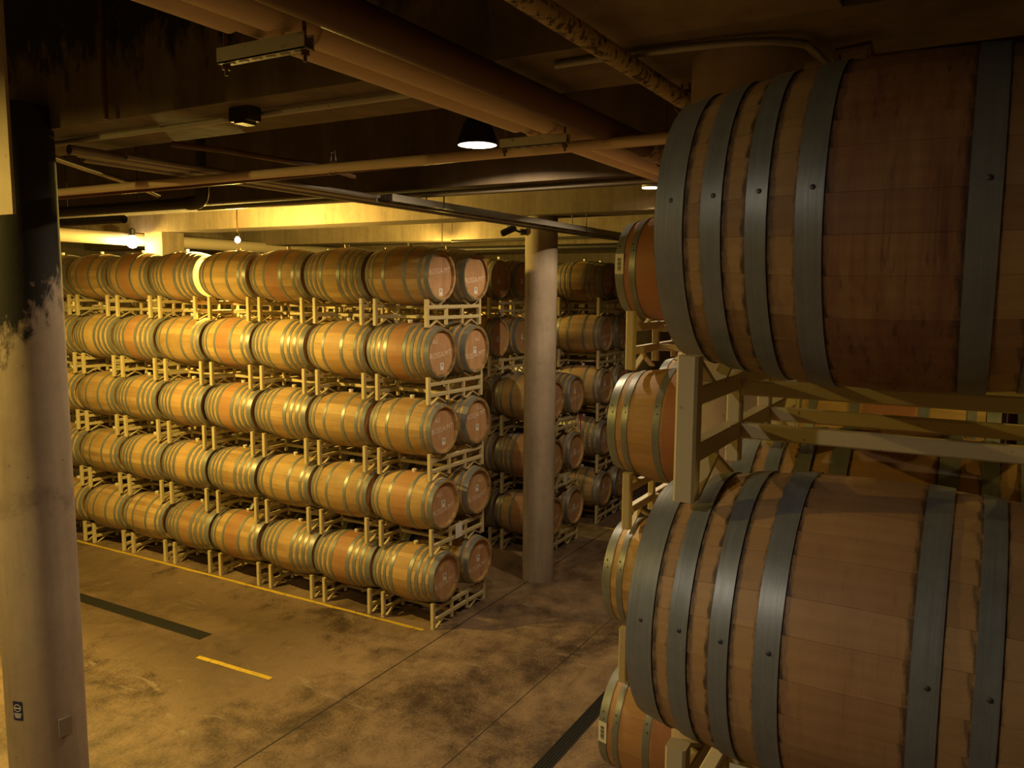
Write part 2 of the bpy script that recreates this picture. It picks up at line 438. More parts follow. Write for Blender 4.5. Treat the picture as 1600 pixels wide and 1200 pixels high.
# ------------------------------------------------------------------ barrels
BL, RB, RH = 0.89, 0.339, 0.281
HALF = BL / 2
def R(y): return RB - (RB - RH) * (abs(y) / HALF) ** 2 * (0.92 + 0.08 * (abs(y) / HALF) ** 2)
rnd = random.Random(7)
NST = 30
def stave_angles(seed):
    r = random.Random(seed); ws = [r.uniform(.7, 1.3) for _ in range(NST)]; t = sum(ws); a = 0; out = []
    for w_ in ws:
        out.append((a, a + 2 * PI * w_ / t)); a += 2 * PI * w_ / t
    return out
YS = [-HALF, -.40, -.33, -.22, -.11, 0, .11, .22, .33, .40, HALF]
def pt(a, r, y): return (r * math.sin(a), y, r * math.cos(a))
def add_stave(mb, a0, a1, tone, groove=0.0008, side=True):
    am = (a0 + a1) / 2; vs_ = []; n = len(YS)
    for y in YS:
        r = R(y); vs_ += [pt(a0 + .0007, r - groove, y), pt(am, r, y), pt(a1 - .0007, r - groove, y)]
    fs = []
    for i in range(n - 1):
        k = i * 3
        fs += [(k, k + 1, k + 4, k + 3), (k + 1, k + 2, k + 5, k + 4)]
    # chime ends and the inner lip down to the head
    ti = 0.026
    for e, y in ((0, -HALF), (n - 1, HALF)):
        s = 1 if y > 0 else -1; b = len(vs_)
        vs_ += [pt(a0, RH - ti, y - s * .004), pt(a1, RH - ti, y - s * .004), pt(a0, RH - ti, y - s * .05), pt(a1, RH - ti, y - s * .05)]
        k = e * 3
        q1 = (k, k + 1, k + 2, b + 1, b); q2 = (b, b + 1, b + 3, b + 2)
        fs += [q1 if s < 0 else q1[::-1], q2 if s < 0 else q2[::-1]]
    if side:      # edge faces so that the joints between staves have depth
        for c in (0, 2):
            b = len(vs_)
            for y in YS: vs_.append(pt(a0 + .0007 if c == 0 else a1 - .0007, R(y) - 0.02, y))
            for i in range(n - 1):
                q = (i * 3 + c, i * 3 + 3 + c, b + i + 1, b + i)
                fs.append(q if c == 0 else q[::-1])
    mb.add(vs_, fs, tone)
BODY = []
for s in range(4):
    mb = MB(); r = random.Random(50 + s)
    for (a0, a1) in stave_angles(s): add_stave(mb, a0, a1, 0.001 + r.uniform(0, 1), side=False)
    BODY.append(mb.mesh('barrel_staves', M_OAK, True, 60))
# single staves, four widths, each an object of its own on the barrels seen close up
STAVE_W = 2 * PI / NST
STAVES = []
for wf in (0.8, 0.95, 1.05, 1.2):
    mb = MB(); add_stave(mb, -STAVE_W * wf / 2, STAVE_W * wf / 2, 0.0); STAVES.append((wf, mb.mesh('stave', M_OAK, True, 60)))
def stave_sequence(r):
    seq = [0.8, 1.2, 0.95, 1.05] * 7 + [0.95, 1.05]
    r.shuffle(seq); return seq
# hoops
def hoop_mesh(y0, y1, n=64):
    mb = MB(); t = 0.0032
    mb.lathe([(R(y0) - .002, y0), (R(y0) + t, y0), (R((y0 + y1) / 2) + t, (y0 + y1) / 2), (R(y1) + t, y1), (R(y1) - .002, y1)], n, 'y', caps=False)
    return mb.mesh('hoop', M_HOOP)
HOOP_MESH = {}
for hs in (HOOPS4, HOOPS3):
    for (a, c) in hs:
        for sg in (1, -1):
            y0, y1 = (a, c) if sg > 0 else (-c, -a)
            if (y0, y1) not in HOOP_MESH: HOOP_MESH[(y0, y1)] = hoop_mesh(y0, y1)
mb = MB(); mb.lathe([(0.0052, 0), (0.005, 0.0014), (0.003, 0.0022)], 8); RIVET = mb.mesh('rivet', M_RIVET)
# head: boards with sunk joints
def head_mesh(seed):
    r = random.Random(seed); mb = MB(); rad = RH - 0.024; x = -rad; ws = []
    while x < rad:
        w_ = r.uniform(.06, .095); x2 = min(x + w_, rad)
        if rad - x2 < 0.03: x2 = rad
        n = 5; top = []; bot = []
        for i in range(n + 1):
            xx = x + .0006 + (x2 - x - .0012) * i / n; h = math.sqrt(max(rad * rad - xx * xx, 0))
            top.append((xx, 0, h)); bot.append((xx, 0, -h))
        vs_ = top + bot + [(top[0][0], .008, top[0][2]), (top[0][0], .008, -top[0][2]), (top[-1][0], .008, top[-1][2]), (top[-1][0], .008, -top[-1][2])]
        k = n + 1; fs = [(i, k + i, k + i + 1, i + 1) for i in range(n)]
        b = 2 * k; fs += [(0, b, b + 1, k), (n, k + n, b + 3, b + 2)]
        mb.add(vs_, fs, 0.001 + r.uniform(0, 1)); x = x2
    return mb.mesh('head', M_HEAD, False)
HEADS = [head_mesh(s) for s in range(3)]
mb = MB(); mb.lathe([(0.024, -0.012), (0.027, 0.018), (0.030, 0.022), (0.030, 0.030), (0.026, 0.034)], 14); BUNG = mb.mesh('bung', M_BUNG)
# paper tag and chalk on the heads
mb = MB(); mb.box(-.034, .034, -.0012, 0, -.042, .042); TAG = mb.mesh('paper_tag', M_PAPER, False)
mb = MB()
for i in range(5): mb.box(-.016, .016, -.0008, 0, .002 + i * .006, .005 + i * .006)
TAGPRINT = mb.mesh('print', M_INK, False)
mb = MB(); mb.box(-.028, .028, -.0012, 0, -.06, .06); STICKER = mb.mesh('sticker', M_PAPER, False)
mb = MB()
for i in range(9): mb.box(-.012, .012, -.0008, 0, -.04 + i * .0085, -.036 + i * .0085 + (.002 if i % 3 else 0))
BARS = mb.mesh('barcode', M_INK, False)
def text_mesh(s, size, mat, slant=0.15):
    cu = bpy.data.curves.new('lettering', 'FONT'); cu.body = s; cu.size = size; cu.shear = slant; cu.align_x = 'CENTER'
    cu.offset = -size * 0.012; cu.resolution_u = 2
    o = bpy.data.objects.new('lettering', cu); COL.objects.link(o)
    dg = bpy.context.evaluated_depsgraph_get()
    me = bpy.data.meshes.new_from_object(o.evaluated_get(dg)); bpy.data.objects.remove(o)
    me.materials.clear(); me.materials.append(mat)
    return me
CHALK_BIG = text_mesh('ROSSA/MT', 0.092, M_CHALK)
CHALK_SMALL = text_mesh('ALL', 0.07, M_CHALK)

def barrel(x, y, zb, label, group, seed, hoops=HOOPS4, staved=False, chalk=None, tone=None, stain=None, pink=None, edge=0.5, bung=True, roll=None, spin=0.0, tags=True, blush=0.0):
    """barrel lying along Y; x,y centre of the axis, zb underside of the bilge"""
    r = random.Random(seed * 31 + 5)
    t = thing('wine_barrel', label, 'barrel', (x, y, zb), spin, group)
    roll = r.uniform(-.06, .06) if roll is None else roll
    tone = r.uniform(-.25, .35) if tone is None else tone
    if hoops is HOOPS3: edge = 0.0
    stain = r.choice((0, 0, .15, .3)) if stain is None else stain
    pink = r.choice((0, 0, .1, .25, .5)) if pink is None else pink
    def props(o, tn):
        o['tone'] = float(tn); o['stain'] = float(stain); o['pink'] = float(pink); o['edge'] = float(edge); o['blush'] = float(blush)
    c = (0, 0, RB)
    if staved:
        a = roll
        for wf in stave_sequence(r):
            me = next(q for f_, q in STAVES if f_ == wf)
            a += STAVE_W * wf / 2
            o = obj('stave', me, t, c, (0, a, 0)); props(o, tone + r.uniform(.15, .85)); a += STAVE_W * wf / 2
    else:
        o = obj('stave_body', BODY[r.randrange(4)], t, c, (0, roll + r.uniform(0, 6), 0)); props(o, tone)
    for k, (h0, h1) in enumerate(hoops):
        for sg in (1, -1):
            key = (h0, h1) if sg > 0 else (-h1, -h0)
            ho = obj('hoop', HOOP_MESH[key], t, c)
            if staved:
                ym = (key[0] + key[1]) / 2
                for aa in (-1.25 + .09 * k * 0, -1.12) if staved == 2 else (-1.42,):
                    rr = R(ym) + .0032
                    rv = obj('rivet', RIVET, ho, (rr * math.sin(aa), ym + (0.006 if aa == -1.12 else -.004), rr * math.cos(aa)), (0, aa, 0))
    for sg in (-1, 1):
        hd = obj('head', HEADS[r.randrange(3)], t, (0, sg * (HALF - .036), RB), (0, r.uniform(-.1, .1), 0 if sg < 0 else PI))
        if sg < 0 and tags and chalk:
            big, small, tx, tz = chalk
            yy = -(HALF - .036) - .0015
            pt_ = obj('paper_tag', TAG, t, (tx, yy, RB + tz)); obj('print', TAGPRINT, pt_, (0, -.0013, 0))
            if big is not None: obj('chalk_mark', CHALK_BIG, t, (0.0, yy, RB + big), (PI / 2, -.08, 0))
            if small is not None: obj('chalk_mark', CHALK_SMALL, t, (small[0], yy, RB + small[1]), (PI / 2, -.1, 0))
    if bung: obj('bung', BUNG, t, (RB * math.sin(roll) * 1.0, r.uniform(-.01, .01), RB + RB * math.cos(roll)), (0, roll, 0))
    return t

# ------------------------------------------------------------------ racks
RL, RW, RPH = 1.117, 0.734, 0.314
IN1, IN2 = 0.39, 0.727
BAX = (0.19, RL - 0.19)
def bm_box(*a, bev=0.004):
    mb = MB(); mb.box(*a, bev=bev); return mb
h = .0235
POST = bm_box(-h, h, -h, h, 0, RPH, bev=.006).mesh('post', M_RACK, False)
UPR = bm_box(-.018, .018, -.018, .018, 0.02, .25).mesh('upright', M_RACK, False)
ENDR = bm_box(h, RL - h, -.02, .02, 0, .042).mesh('end_rail', M_RACK, False)
SIDE = bm_box(-.018, .018, .018, RW - .018, 0, .038).mesh('side_rail', M_RACK, False)
def vee(inv):
    mb = MB(); t = .005
    pts = [(-.16, .082), (0, 0), (.16, .082)] if not inv else [(-.15, -.030), (0, 0.040), (.15, -.030)]
    for (p, q) in zip(pts[:-1], pts[1:]):
        d = Vector((q[0] - p[0], 0, q[1] - p[1])); n_ = Vector((-d.z, 0, d.x)).normalized() * t
        a, b = Vector((p[0], 0, p[1])), Vector((q[0], 0, q[1]))
        vs_ = [v_ + Vector((0, yy, 0)) for yy in (-.016, .016) for v_ in (a - n_, b - n_, b + n_, a + n_)]
        mb.add(vs_, [(0, 1, 2, 3), (7, 6, 5, 4), (0, 4, 5, 1), (1, 5, 6, 2), (2, 6, 7, 3), (3, 7, 4, 0)])
    if inv: mb.box(-.004, .004, -.016, .016, .042, .070)
    return mb.mesh('cradle', M_RACK, False)
VEE, VEEI = vee(False), vee(True)
def rack(x, y, z, label, group, spin=0.0, tilt=0.0):
    t = thing('barrel_rack', label, 'rack', (x, y, z), spin, group)
    t.rotation_euler = (0, tilt, spin)
    for yy in (0, RW):
        for xx in (0, RL): obj('post', POST, t, (xx, yy, 0))
        for xx in (IN1, IN2): obj('upright', UPR, t, (xx, yy, 0))
        for zz in (.080, .205): obj('end_rail', ENDR, t, (0, yy, zz))
        for k, xx in enumerate(BAX):
            for me, zz in ((VEE, .220), (VEEI, 0.026)):
                obj('cradle', me, t, (xx, yy, zz), (0, 0, 0 if k == 0 else PI))
    for xx in (IN1, IN2):
        for zz in (.080, .190): obj('side_rail', SIDE, t, (xx, 0, zz))
    return t

LV = 0.884
PITCH_Y = 0.95
ZBAR = 0.246
TIER = ['bottom tier', 'second tier', 'third tier', 'fourth tier', 'top tier']
ORD = ['first', 'second', 'third', 'fourth', 'fifth', 'sixth', 'seventh', 'eighth', 'ninth']
rs = random.Random(11)
# ---- the long stack
RX, RY = 7.535, 5.335
CH = {0: {0: (-.10, (-.06, .10), .0, .0), 1: (-.12, (.07, .13), .0, .02)},
      1: {0: (-.10, (-.08, .10), .0, .0), 1: (-.11, (.08, .10), .0, .03)},
      2: {0: (-.03, (-.09, .09), .03, -.15), 1: (.04, (.06, .13), .03, -.09)},
      3: {0: (-.05, (-.10, .11), .03, -.16), 1: (-.10, (.06, .10), .0, -.01)},
      4: {0: (.02, None, .02, -.19), 1: (-.07, None, .03, -.17)}}
for lv in range(5):
    for k in range(9):
        x, y, z = RX + lv * .004, RY + k * PITCH_Y + lv * .02, lv * LV
        jy = rs.uniform(-.01, .01) if k else 0
        if lv == 4: jy += .05 if k >= 4 else -.01 * (k == 3)
        where = 'at its aisle end' if k == 0 else ORD[k] + ' from its aisle end'
        rack(x, y + jy, z, 'cream steel rack carrying the %s of the long stack, %s' % (TIER[lv], where), 'racks of the long stack', rs.uniform(-.006, .006))
        for fi in range(2):
            if fi == 1 and k > 7: continue
            lab = ('oak barrel %s, %s of the long stack, %s' % ('in front' if fi == 0 else 'at the back', TIER[lv], where))
            barrel(x + BAX[fi] + rs.uniform(-.004, .004), y + jy + RW / 2 + rs.uniform(-.01, .01), z + ZBAR, lab, 'barrels of the long stack',
                   1000 + lv * 100 + k * 10 + fi, hoops=HOOPS4 if rs.random() < .6 else HOOPS3, chalk=CH[lv][fi] if k == 0 else None,
                   roll=rs.uniform(-.05, .05), spin=rs.uniform(-.012, .012))
# ---- the stack behind the slim column
for lv in range(5):
    for k in range(0 if lv < 3 else 1, 5):
        x, y, z = 10.53 + lv * .004, 5.42 + k * PITCH_Y + lv * .01, lv * LV
        where = 'at its aisle end' if k == 0 else ORD[k] + ' from its aisle end'
        rack(x, y, z, 'cream steel rack under the %s behind the slim column, %s' % (TIER[lv], where), 'racks behind the slim column', rs.uniform(-.006, .006))
        for fi in range(2):
            if fi == 1 and k > 2 : continue
            first = k == (0 if lv < 3 else 1)
            barrel(x + BAX[fi], y + RW / 2 + rs.uniform(-.01, .01), z + ZBAR, 'oak barrel %s, %s behind the slim column, %s' % ('in front' if fi == 0 else 'at the back', TIER[lv], where),
                   'barrels behind the slim column', 3000 + lv * 100 + k * 10 + fi, hoops=HOOPS4 if rs.random() < .5 else HOOPS3,
                   chalk=((-.09 if lv < 3 else None), None, .0, (.05 if lv == 2 else -.02)) if first else None, spin=rs.uniform(-.012, .012))
# ---- the farthest stack
for lv in range(5):
    for k in range(0, 3):
        x, y, z = 12.55 + lv * .01, 5.47 + k * PITCH_Y + lv * .012, lv * LV
        where = 'at its aisle end' if k == 0 else ORD[k] + ' from its aisle end'
        rack(x, y, z, 'cream steel rack under the %s of the rearmost stack, %s' % (TIER[lv], where), 'racks of the rearmost stack', rs.uniform(-.006, .006))
        for fi in range(2):
            if fi == 1 and k > 1: continue
            barrel(x + BAX[fi], y + RW / 2 + rs.uniform(-.01, .01), z + ZBAR, 'oak barrel %s, %s of the rearmost stack, %s' % ('in front' if fi == 0 else 'at the back', TIER[lv], where),
                   'barrels of the rearmost stack', 5000 + lv * 100 + k * 10 + fi, hoops=HOOPS3 if rs.random() < .6 else HOOPS4,
                   chalk=(-.08, None, .0, (-.16 if lv > 2 else .04)) if k == 0 else None)
# ---- the stack beside the walkway (seen close up) and the one past the pillar
NX, NY = 1.693, -0.206
for lv in range(5):
    z = lv * .8765
    rack(NX, NY, z, 'cream steel rack under the %s of the walkway stack' % TIER[lv], 'racks of the walkway stack')
    for fi in range(2):
        top = lv == 4
        barrel(NX + BAX[fi], NY + RW / 2 + (.018 if lv == 3 else -.022), z + ZBAR,
               'large close oak barrel %s, %s of the walkway stack' % ('in front' if fi == 0 else 'at the back', TIER[lv]), 'barrels of the walkway stack',
               7000 + lv * 10 + fi, hoops=HOOPS4, staved=1 if lv >= 3 else False, tone=(-.42 if top else -.02), stain=(1.0 if top else .28), pink=(.15 if top else .12), edge=.95, bung=False, blush=(.12 if top else .22))
MX, MY = 4.135, 0.885
for lv in range(5):
    z = lv * LV
    for k in (0, -1, -2):
        y = MY + k * PITCH_Y
        where = 'nearest the aisle' if k == 0 else ('next after it' if k == -1 else 'third in line')
        where = {0: 'with its end in the aisle', -1: 'second in line', -2: 'third in line'}[k]
        rack(MX, y, z, 'cream steel rack under the %s past the pillar, %s' % (TIER[lv], where), 'racks past the pillar')
        for fi in range(2):
            b = barrel(MX + BAX[fi], y + RW / 2 + (.01, .03, .025, .03, .02)[lv], z + ZBAR, 'oak barrel %s, %s past the pillar, %s' % ('in front' if fi == 0 else 'at the back', TIER[lv], where),
                       'barrels past the pillar', 8000 + lv * 100 + k * 10 + fi, hoops=HOOPS3, staved=2 if (k == 0 and fi == 0 and lv > 0) else False,
                       tone=(.1, .2, .25, .1, -.05)[lv], stain=(.0, .0, .0, .25, .1)[lv], pink=(.2, .6, .1, .8, .95)[lv], edge=.7, blush=(.1, .5, .1, .35, .85)[lv] if k == 0 else .1)
            if k == 0 and fi == 0 and lv == 4: b.scale = (.88, .96, .88)
            if k == 0 and fi == 0 and lv == 3: b.scale = (.95, .98, .95)
            if k == 0 and fi == 0 and lv in (1, 4):
                a = -1.50; rr = R(HALF - .028) + .004
                s_ = obj('sticker', STICKER, b, (rr * math.sin(a), HALF - .032, RB + rr * math.cos(a)), (0.0, 0, -PI / 2 - .25))
                obj('barcode', BARS, s_, (0, -.0013, 0))

# ------------------------------------------------------------------ small notices on the racks
def notice(x, y, z, w_, h_, mat, name, label, cat, lines=True):
    mb = MB(); n = 6; vs_ = []; fs = []
    for i in range(n + 1):
        zz = -h_ * i / n; yy = -.004 * math.sin(i / n * 2.2)
        vs_ += [(0, yy, zz), (w_, yy + .002, zz), (0, yy + .0015, zz), (w_, yy + .0035, zz)]
    for i in range(n):
        k = i * 4
        fs += [(k, k + 4, k + 5, k + 1), (k + 2, k + 3, k + 7, k + 6), (k, k + 2, k + 6, k + 4), (k + 1, k + 5, k + 7, k + 3)]
    fs += [(0, 1, 3, 2)]
    mb.add(vs_, fs); o = obj(name, mb.mesh(name, mat), None, (x, y, z)); return tag(o, label, cat)
notice(7.995, 5.325, 1.150, .15, .18, M_PAPER, 'paper_notice', 'white paper sheet hung on the end rack of the long stack', 'notice')
notice(11.10, 5.402, 1.135, .14, .16, M_PAPER, 'paper_notice', 'white paper sheet hung on the rack just beside the slim column', 'notice')
notice(13.35, 5.452, 1.12, .14, .16, M_PAPER, 'paper_notice', 'white paper sheet hung on the rearmost stack', 'notice')
notice(11.665, 5.40, 2.02, .05, .27, M_MAGENTA, 'marker_tag', 'magenta tag strip hanging on a rack post beside the slim column', 'tag')

# ------------------------------------------------------------------ floor lines and drains
def floor_line(x, y0, y1, label, w_=.05, seed=0, skew=0.0):
    r = random.Random(seed); mb = MB(); n = int((y1 - y0) / .18) + 1; vs_ = []; fs = []
    for i in range(n + 1):
        y = y0 + (y1 - y0) * i / n; dx = skew * i / n + r.uniform(-.004, .004)
        vs_ += [(x + dx - w_ / 2 + r.uniform(-.005, .005), y, 0.0005), (x + dx + w_ / 2 + r.uniform(-.005, .005), y, .0005), (x + dx - w_ / 2, y, .0022), (x + dx + w_ / 2, y, .0022)]
    for i in range(n):
        k = i * 4
        fs += [(k + 2, k + 3, k + 7, k + 6), (k, k + 2, k + 6, k + 4), (k + 1, k + 5, k + 7, k + 3)]
    mb.add(vs_, fs); return tag(obj('floor_line', mb.mesh('floor_line', M_YELLOW, False)), label, 'floor marking', 'painted floor lines')
floor_line(7.455, 5.42, 13.0, 'long yellow painted line along the foot of the long barrel stack')
floor_line(5.69, 6.05, 7.10, 'bright short yellow line painted on the open aisle floor', .06, 3, -.04)
floor_line(12.40, 4.75, 5.25, 'faded yellow line end on the floor before the rearmost stack', .04, 5)
def drain(x, y, ln, wd, rotz, label):
    t = thing('floor_drain', label, 'drain', (x, y, 0), rotz, 'trench drains in the floor')
    mb = MB(); mb.box(0, ln, -wd / 2, wd / 2, -.002, .0015); obj('channel', mb.mesh('channel', M_PIT_SHADE, False), t)
    for s in (-1, 1):
        mb = MB(); mb.box(0, ln, s * wd / 2 - .008, s * wd / 2 + .008, 0, .005); obj('edge_bar', mb.mesh('edge_bar', M_GRATE, False), t)
    n = 4
    for i in range(n):
        yy = -wd / 2 + wd * (i + 1) / (n + 1)
        mb = MB(); mb.box(0.01, ln - .01, yy - .006, yy + .006, 0.001, .0045); obj('grate_bar', mb.mesh('grate_bar', M_GRATE, False), t)
    return t
drain(6.04, 7.44, 5.0, .16, PI / 2, 'black trench drain grating in the floor before the long stack')
drain(4.2, 2.93, 3.6, .13, 0, 'dark trench drain crossing the aisle beside the stack past the pillar')

# ------------------------------------------------------------------ pipes and conduits
def pipe_thing(name, label, pts, r, mat, cat='pipe', n=16, group=None):
    mb = MB(); mb.tube(pts, r, n); o = obj(name, mb.mesh(name, mat)); return tag(o, label, cat, group)
def arc(p, c, q, n=6):
    p, c, q = Vector(p), Vector(c), Vector(q)
    return [p * (1 - t) ** 2 + c * 2 * t * (1 - t) + q * t * t for t in [i / n for i in range(n + 1)]]
def jacket_pipe(y, z, r, breaks, label, x0=0.6, x1=11.0):
    t = thing('insulated_pipe', label, 'pipe', (x0, y, z - r), 0, 'beige insulated pipes')
    xs = [x0] + breaks + [x1]
    for a, b in zip(xs[:-1], xs[1:]):
        mb = MB(); mb.tube([(a - x0 + (.09 if a != x0 else 0), 0, r), (b - x0 - (.09 if b != x1 else 0), 0, r)], r, 24); obj('jacket', mb.mesh('jacket', M_PIPE), t)
    for b in breaks:
        mb = MB(); mb.tube([(b - x0 - .12, 0, r), (b - x0 + .12, 0, r)], r * .72, 20); obj('bare_pipe', mb.mesh('bare_pipe', M_PIPE), t)
    return t
jacket_pipe(2.04, 4.782, .053, [1.92, 3.70, 6.3], 'lower beige insulated pipe running under the ceiling')
jacket_pipe(1.92, 4.782, .053, [1.96, 3.78, 6.3], 'upper beige insulated pipe running beside its twin')
pipe_thing('ceiling_pipe', 'dark brown ceiling pipe above the beige insulated pipes', [(0.6, 1.68, 4.761), (5.4, 1.68, 4.761), (9, 1.68, 4.761)], .06, M_BROWN, n=20)
pipe_thing('pipe_clamp_joint', 'bare metal coupling on the dark brown ceiling pipe', [(4.42, 1.68, 4.761), (4.72, 1.68, 4.761)], .0635, M_MOTTLED, 'coupling', 20)
pipe_thing('mottled_pipe', 'rust-mottled pale pipe hanging under the slab', [(1.0, 1.165, 4.774), (3.45, 1.165, 4.774), (4.9, 1.165, 4.774)], .035, M_MOTTLED, n=18)
def strut(x, label):
    t = thing('pipe_support', label, 'bracket', (x, 2.005, 4.678), 0, 'slotted pipe supports')
    mb = MB(); w_, hh, L2 = .045, .048, .19
    mb.box(-w_ / 2, -w_ / 2 + .004, -L2, L2, 0, hh); mb.box(w_ / 2 - .004, w_ / 2, -L2, L2, 0, hh); mb.box(-w_ / 2, w_ / 2, -L2, L2, 0, .004)
    obj('channel', mb.mesh('channel', M_STRUT, False), t)
    for i in range(6):
        mb = MB(); mb.box(-.006, .006, -.016, .016, -.0015, 0.0005); obj('slot', mb.mesh('slot', M_BLACK, False), t, (0, -.15 + .06 * i, 0))
    for s in (-1, 1):
        mb = MB(); mb.tube([(0, s * .172, -.035), (0, s * .172, ZC - 4.678)], .006, 8); obj('threaded_rod', mb.mesh('threaded_rod', M_BROWN), t)
        mb = MB(); mb.lathe([(.014, -.016), (.014, 0)], 6); obj('nut', mb.mesh('nut', M_BROWN, False), t, (0, s * .172, -.001))
    return t
strut(1.93, 'slotted steel channel carrying the beige pipes above the aisle corner')
strut(3.73, 'slotted steel channel carrying the beige pipes beside the pendant lamp')
# conduits along and across the ceiling
pipe_thing('conduit', 'pale straight conduit crossing below the ceiling beams', [(3.88, 13.0, 4.69), (3.885, 5, 4.69), (3.88, 0.2, 4.69)], .028, M_PIPE, 'conduit', 14)
pipe_thing('red_pipe', 'thin dark red pipe running beside the pale conduit', arc((3.95, 11, 4.68), (3.955, 6, 4.64), (3.955, 2.6, 4.69)) + [Vector((3.95, 0.3, 4.69))], .016, M_RED, 'pipe', 10)
rows = [(4.70, 4.905, .030), (4.79, 4.905, .024), (4.88, 4.90, .030), (4.60, 4.90, .02)]
for i, (y, z, r) in enumerate(rows):
    z -= .145
    pipe_thing('conduit', ['steel conduit of the bundle between the columns, thickest strand', 'thin steel conduit second in the bundle between the columns',
                           'steel conduit of the bundle running furthest behind the others', 'slim steel conduit at the outer edge of the bundle'][i],
               [(2.98 + .1 * i, y, z), (6, y + .02, z), (9.6, y, z - .01), (13.5, y - .03, z)], r, M_CONDUIT, 'conduit', 12, 'conduit bundle between the columns')
pipe_thing('conduit', 'conduit branching from the soot-stained column toward the long stack', arc((2.9, 4.98, 4.775), (3.4, 5.35, 4.775), (4.2, 5.86, 4.775)) + [Vector((4.88, 6.42, 4.775))], .020, M_CONDUIT, 'conduit', 10)
pipe_thing('conduit', 'conduit fixed along the underside of the beam over the column', [(3.05, 7.5, 4.82), (3.05, 3.5, 4.825), (3.05, 2.12, 4.825)], .016, M_STRUT, 'conduit', 10)
pipe_thing('conduit', 'conduit along the underside of the dark aisle beam', [(6.2, 7.5, 4.82), (6.2, 4.3, 4.82), (6.2, 2.12, 4.82)], .024, M_CONDUIT, 'conduit', 10)
pipe_thing('conduit', 'bent brown conduit angling between the beams over the aisle', [(3.3, 4.2, 4.80), (3.6, 4.1, 4.80), (4.3, 4.25, 4.84), (4.5, 4.2, 4.84), (5.1, 4.35, 4.84)], .018, M_BROWN, 'conduit', 10)
t = thing('iron_pipe', 'black iron pipe with an upturned elbow before the lit beam', 'pipe', (5.02, 7, 4.66), 0)
mb = MB(); mb.tube([(0, 5.0, .05), (0, -.80, .05)], .05, 16); obj('run', mb.mesh('run', M_DARKPIPE), t)
mb = MB(); mb.tube([Vector((0, -.80, .05))] + arc((0, -.88, .05), (0, -.98, .05), (0, -.98, .15)) + [Vector((0, -.98, .20))], .062, 16); obj('elbow', mb.mesh('elbow', M_DARKPIPE), t)
mb = MB(); mb.tube([(0, -.98, .2), (0, -.98, 1.34)], .045, 14); obj('riser', mb.mesh('riser', M_DARKPIPE), t)
for yy in (-.1, 1.0):
    mb = MB(); mb.tube([(0, yy, .1), (0, yy, 1.34)], .006, 8); obj('hanger_rod', mb.mesh('hanger_rod', M_DARKPIPE), t)
pipe_thing('iron_pipe', 'short black iron pipe below the elbowed one', [(5.15, 12, 4.62), (5.15, 7.3, 4.62)], .04, M_DARKPIPE)
pipe_thing('conduit', 'curved grey conduit arching over the pillar behind the barrels', arc((2.96, 1.5, 4.832), (2.93, .70, 4.832), (3.06, .58, 4.81), 8) + [Vector((3.30, .54, 4.79)), Vector((3.6, .5, 4.75))], .015, M_CONDUIT, 'conduit', 10)
pipe_thing('rusty_bracket', 'small rusty pipe bracket under the beam above the top barrel', [(3.24, .500, 4.74), (3.20, .495, 4.81), (3.18, .39, 4.815), (3.24, .38, 4.75)], .014, M_BROWN, 'bracket', 8)
# clevis hangers
def hanger(x, y, z, r, label):
    t = thing('pipe_hanger', label, 'hanger', (x, y, z - r), 0, 'clevis pipe hangers')
    mb = MB(); n = 18
    mb.tube([(0, (r + .012) * math.cos(a), r + (r + .012) * math.sin(a)) for a in [-PI / 2 + 2 * PI * i / n for i in range(n + 1)]], .007, 8, False); obj('ring', mb.mesh('ring', M_BROWN), t)
    mb = MB(); mb.tube([(0, -.02, 2 * r), (0, -.014, 2 * r + .07), (0, .014, 2 * r + .07), (0, .02, 2 * r)], .006, 8); obj('yoke', mb.mesh('yoke', M_BROWN), t)
    mb = MB(); mb.tube([(0, 0, 2 * r + .06), (0, 0, ZC - z + r)], .006, 8); obj('rod', mb.mesh('rod', M_BROWN), t)
hanger(3.55, 1.165, 4.774, .035, 'rusty clevis hanger holding the mottled pipe')
hanger(4.78, 1.68, 4.761, .06, 'rusty clevis hanger holding the dark brown pipe beside its coupling')
hanger(3.883, 3.48, 4.69, .028, 'clevis hanger holding the pale conduit over the aisle')
# cable tray hung beside the conduit bundle
t = thing('cable_tray', 'dark ladder cable tray hung below the beams beside the conduit bundle', 'cable tray', (5.6, 4.36, 4.70))
for yy in (0, .17):
    mb = MB(); mb.box(0, 8.0, yy, yy + .012, 0, .06); obj('side_rail', mb.mesh('side_rail', M_CONDUIT, False), t)
mb = MB(); mb.box(-.008, .008, .012, .17, .006, .018); RUNG = mb.mesh('rung', M_CONDUIT, False)
for i in range(26): obj('rung', RUNG, t, (.15 + .3 * i, 0, 0))
for i, yy in enumerate((.04, .08, .12)):
    mb = MB(); mb.tube([(0, yy, .034), (3, yy + .01, .034), (8, yy - .005, .034)], .016, 10); obj('cable', mb.mesh('cable', M_DARKPIPE), t)
for xx in (.75, 3.9, 7.0):
    for yy in (-.008, .19):
        mb = MB(); mb.tube([(xx, yy, 0), (xx, yy, 1.30)], .006, 8); obj('hanger_rod', mb.mesh('hanger_rod', M_DARKPIPE), t)
